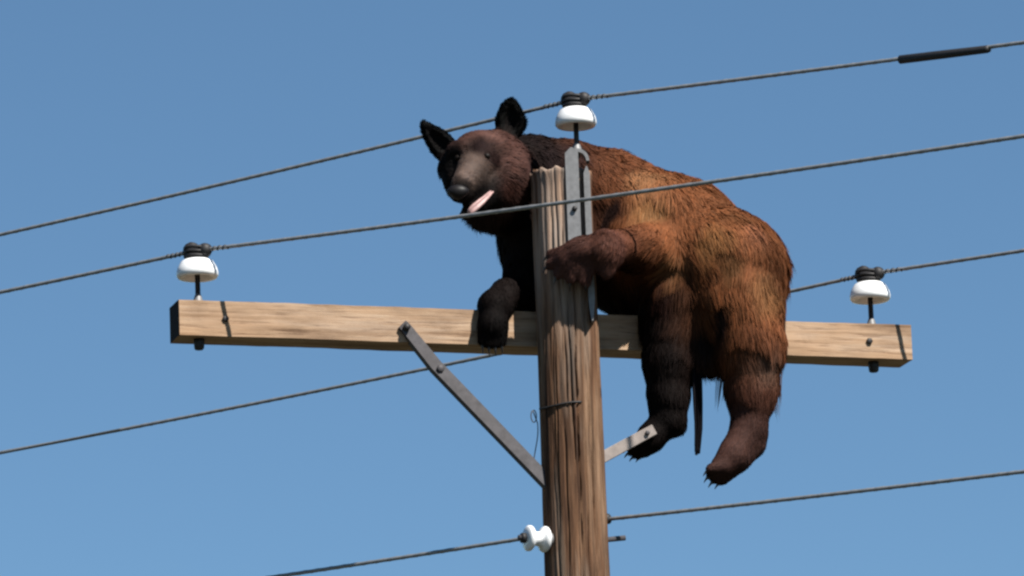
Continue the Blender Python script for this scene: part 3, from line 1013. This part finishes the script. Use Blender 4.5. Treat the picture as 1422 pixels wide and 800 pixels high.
vn = np.repeat((N0 + 0.35 * dirv * 0 + rng.normal(0, 0.10, (ns, 3)))[:, None, :], 5, 1)
vn /= np.linalg.norm(vn, axis=2, keepdims=True)
fm.normals_split_custom_set_from_vertices(vn.reshape(-1, 3).tolist())
fur = link('fur', fm, M_FUR, body)
fur['kind'] = 'stuff'

# face details
M_EYE = plain('bear_eye', (0.006, 0.004, 0.003), 0.5, 0, 0.1, 20, 0.12)
M_NOSE = plain('bear_nose', (0.006, 0.005, 0.0055), 0.5, 0, 0.4, 120, 0.2)
M_TONGUE = plain('bear_tongue', (0.2880, 0.1764, 0.1692), 0.5, 0, 0.25, 70, 0.4)
M_CLAW = plain('bear_claw', (0.018, 0.015, 0.014), 0.4, 0, 0.3, 80, 0.4)

def blob(name, c, axes, radii, mat, parent, seg=20, rings=12, warp=None):
    V, F = [], []
    for i in range(rings + 1):
        th = math.pi * i / rings
        for k in range(seg):
            ph = 2 * math.pi * k / seg
            q = np.array([math.sin(th) * math.cos(ph), math.sin(th) * math.sin(ph), math.cos(th)])
            if warp: q = warp(q)
            V.append(c + sum(axes[j] * (q[j] * radii[j]) for j in range(3)))
    for i in range(rings):
        for k in range(seg):
            F.append((i * seg + k, i * seg + (k + 1) % seg, (i + 1) * seg + (k + 1) % seg, (i + 1) * seg + k))
    me = mesh(name, V, F)
    bm = bmesh.new(); bm.from_mesh(me)
    bmesh.ops.remove_doubles(bm, verts=bm.verts, dist=1e-6); bmesh.ops.recalc_face_normals(bm, faces=bm.faces)
    bm.to_mesh(me); bm.free()
    return link(name, me, mat, parent)
axes3 = (AXR, AXF, AXU)
for p in eye_pts:
    blob('eye', p + AXF * 0.002, axes3, (0.011, 0.009, 0.010), M_EYE, bear)
pn, _ = ray_hit(636, 267)
blob('nose', pn + AXF * 0.004, axes3, (0.034, 0.022, 0.027), M_NOSE, bear,
     warp=lambda q: np.array([q[0] * (1 + 0.25 * q[2]), q[1], q[2] * (0.9 - 0.25 * q[0] * q[0])]))
tp = [np.array(at(px, py, d)) for px, py, d in ((686, 262, -0.09), (681, 268, -0.126), (673, 276, -0.154), (664, 284, -0.170), (656, 291, -0.178), (651, 297, -0.176))]
TV, TF = [], []
for i, (p, w, h) in enumerate(zip(tp, (0.003, 0.007, 0.010, 0.0125, 0.012, 0.007), (0.003, 0.005, 0.007, 0.007, 0.006, 0.003))):
    t = tp[min(i + 1, 5)] - tp[max(i - 1, 0)]; t /= np.linalg.norm(t)
    sdv = np.cross(t, AXF); sdv /= np.linalg.norm(sdv); nv = np.cross(sdv, t)
    for k in range(14):
        a = 2 * math.pi * k / 14
        groove = 0.55 if abs(math.cos(a)) < 0.3 else 1.0
        TV.append(p + sdv * w * math.cos(a) + nv * h * math.sin(a) * groove)
for i in range(5):
    for k in range(14):
        TF.append((i * 14 + k, i * 14 + (k + 1) % 14, (i + 1) * 14 + (k + 1) % 14, (i + 1) * 14 + k))
TF += [tuple(range(14)), tuple(5 * 14 + k for k in range(13, -1, -1))]
tme = mesh('tongue', TV, TF)
bm = bmesh.new(); bm.from_mesh(tme); bmesh.ops.recalc_face_normals(bm, faces=bm.faces)
bmesh.ops.subdivide_edges(bm, edges=bm.edges, cuts=1, smooth=0.6, use_grid_fill=True); bm.to_mesh(tme); bm.free()
link('tongue', tme, M_TONGUE, bear)

def claw(p, d, down, ln=0.028):
    d = np.asarray(d) / np.linalg.norm(d)
    pts = [p + d * ln * t + np.asarray(down) * ln * 0.5 * t * t for t in np.linspace(-0.3, 1, 7)]
    tube('claw', pts, np.linspace(0.0065, 0.001, 7), M_CLAW, bear, 8)
for k, (px, py) in enumerate(((982, 654), (983, 663), (989, 670), (998, 672))):
    claw(at(px, py, -0.035 + 0.022 * k), -RH * 0.9 - np.array([0, 0, 0.6]), (0, 0, -1), 0.016)
for k, (px, py) in enumerate(((871, 623), (872, 630), (879, 635), (888, 636))):
    claw(at(px, py, 0.055 + 0.02 * k), -RH * 0.9 - np.array([0, 0, 0.5]), (0, 0, -1), 0.014)
for px, py, d_, dx in ((761, 354, -0.12, -1), (760, 369, -0.13, -0.9), (773, 385, -0.145, -0.5), (792, 393, -0.15, -0.2), (813, 394, -0.155, 0)):
    claw(at(px, py, d_), RH * dx * 0.7 - np.array([0, 0, 0.8]), FH * 0.9, 0.026)
for k, px in enumerate((670, 679, 688, 697)):
    claw(at(px, 481 + 3 * (k in (1, 2)), -0.038), np.array([0, -0.1, -1.0]), FH * 0.6, 0.024)

# long matted lock hanging between the hind legs, and loose tufts
def lock(pts, widths, n_str, spread, length, col, name, blunt=False):
    pts = [at(*p) for p in pts]
    V, F = [], []
    m = 7
    for s in range(n_str):
        o = (rng.uniform(-1, 1, 3) if blunt else rng.normal(0, 1, 3)) * spread
        l = length * (rng.uniform(0.90, 1.0) if blunt else rng.uniform(0.7, 1.02))
        sd = RH * math.cos(s) + FH * math.sin(s)
        i0 = len(V)
        for j in range(m):
            t = j / (m - 1) * l
            f = t * (len(pts) - 1); i = min(int(f), len(pts) - 2)
            c = pts[i] * (1 - (f - i)) + pts[i + 1] * (f - i)
            c = c + o * (1 - 0.45 * t)
            w = widths * (1 - (0.55 if blunt else 0.92) * (j / (m - 1)) ** 2)
            V.append(c - sd * w); V.append(c + sd * w)
        for j in range(m - 1):
            F.append((i0 + 2 * j, i0 + 2 * j + 1, i0 + 2 * j + 3, i0 + 2 * j + 2))
    me = mesh(name, V, F)
    a = me.attributes.new('fur_colour', 'FLOAT_COLOR', 'POINT')
    a.data.foreach_set('color', np.tile(np.array([*col, 1.0], np.float32), len(V)))
    o = link(name, me, M_FUR, body)
    return o
lock([(967, 505, 0.10), (969, 560, 0.10), (970, 595, 0.10), (968, 630, 0.10)], 0.0042, 200, 0.0130, 1.0, (0.007, 0.006, 0.008), 'fur_lock', True)
lock([(1077, 518, 0.09), (1077, 545, 0.09), (1078, 565, 0.09), (1082, 586, 0.09)], 0.0016, 22, 0.008, 1.0, (0.05, 0.026, 0.018), 'fur_lock')
lock([(1003, 515, 0.10), (999, 545, 0.10), (996, 572, 0.10)], 0.0013, 14, 0.008, 1.0, (0.05, 0.025, 0.02), 'fur_lock')
bpy.context.view_layer.update()
for o in bear.children:
    o.matrix_parent_inverse = Matrix.Translation(-bear.location)
for o in body.children:
    o.matrix_parent_inverse = Matrix.Identity(4)
for o in COL.objects:
    if o.parent is not None and o.parent.parent is not None:
        o.matrix_parent_inverse = Matrix.Identity(4)
    elif o.parent is not None and o.parent.type == 'MESH':
        o.matrix_parent_inverse = Matrix.Identity(4)
    elif o.parent is not None:
        o.matrix_parent_inverse = Matrix.Translation(-o.parent.location)
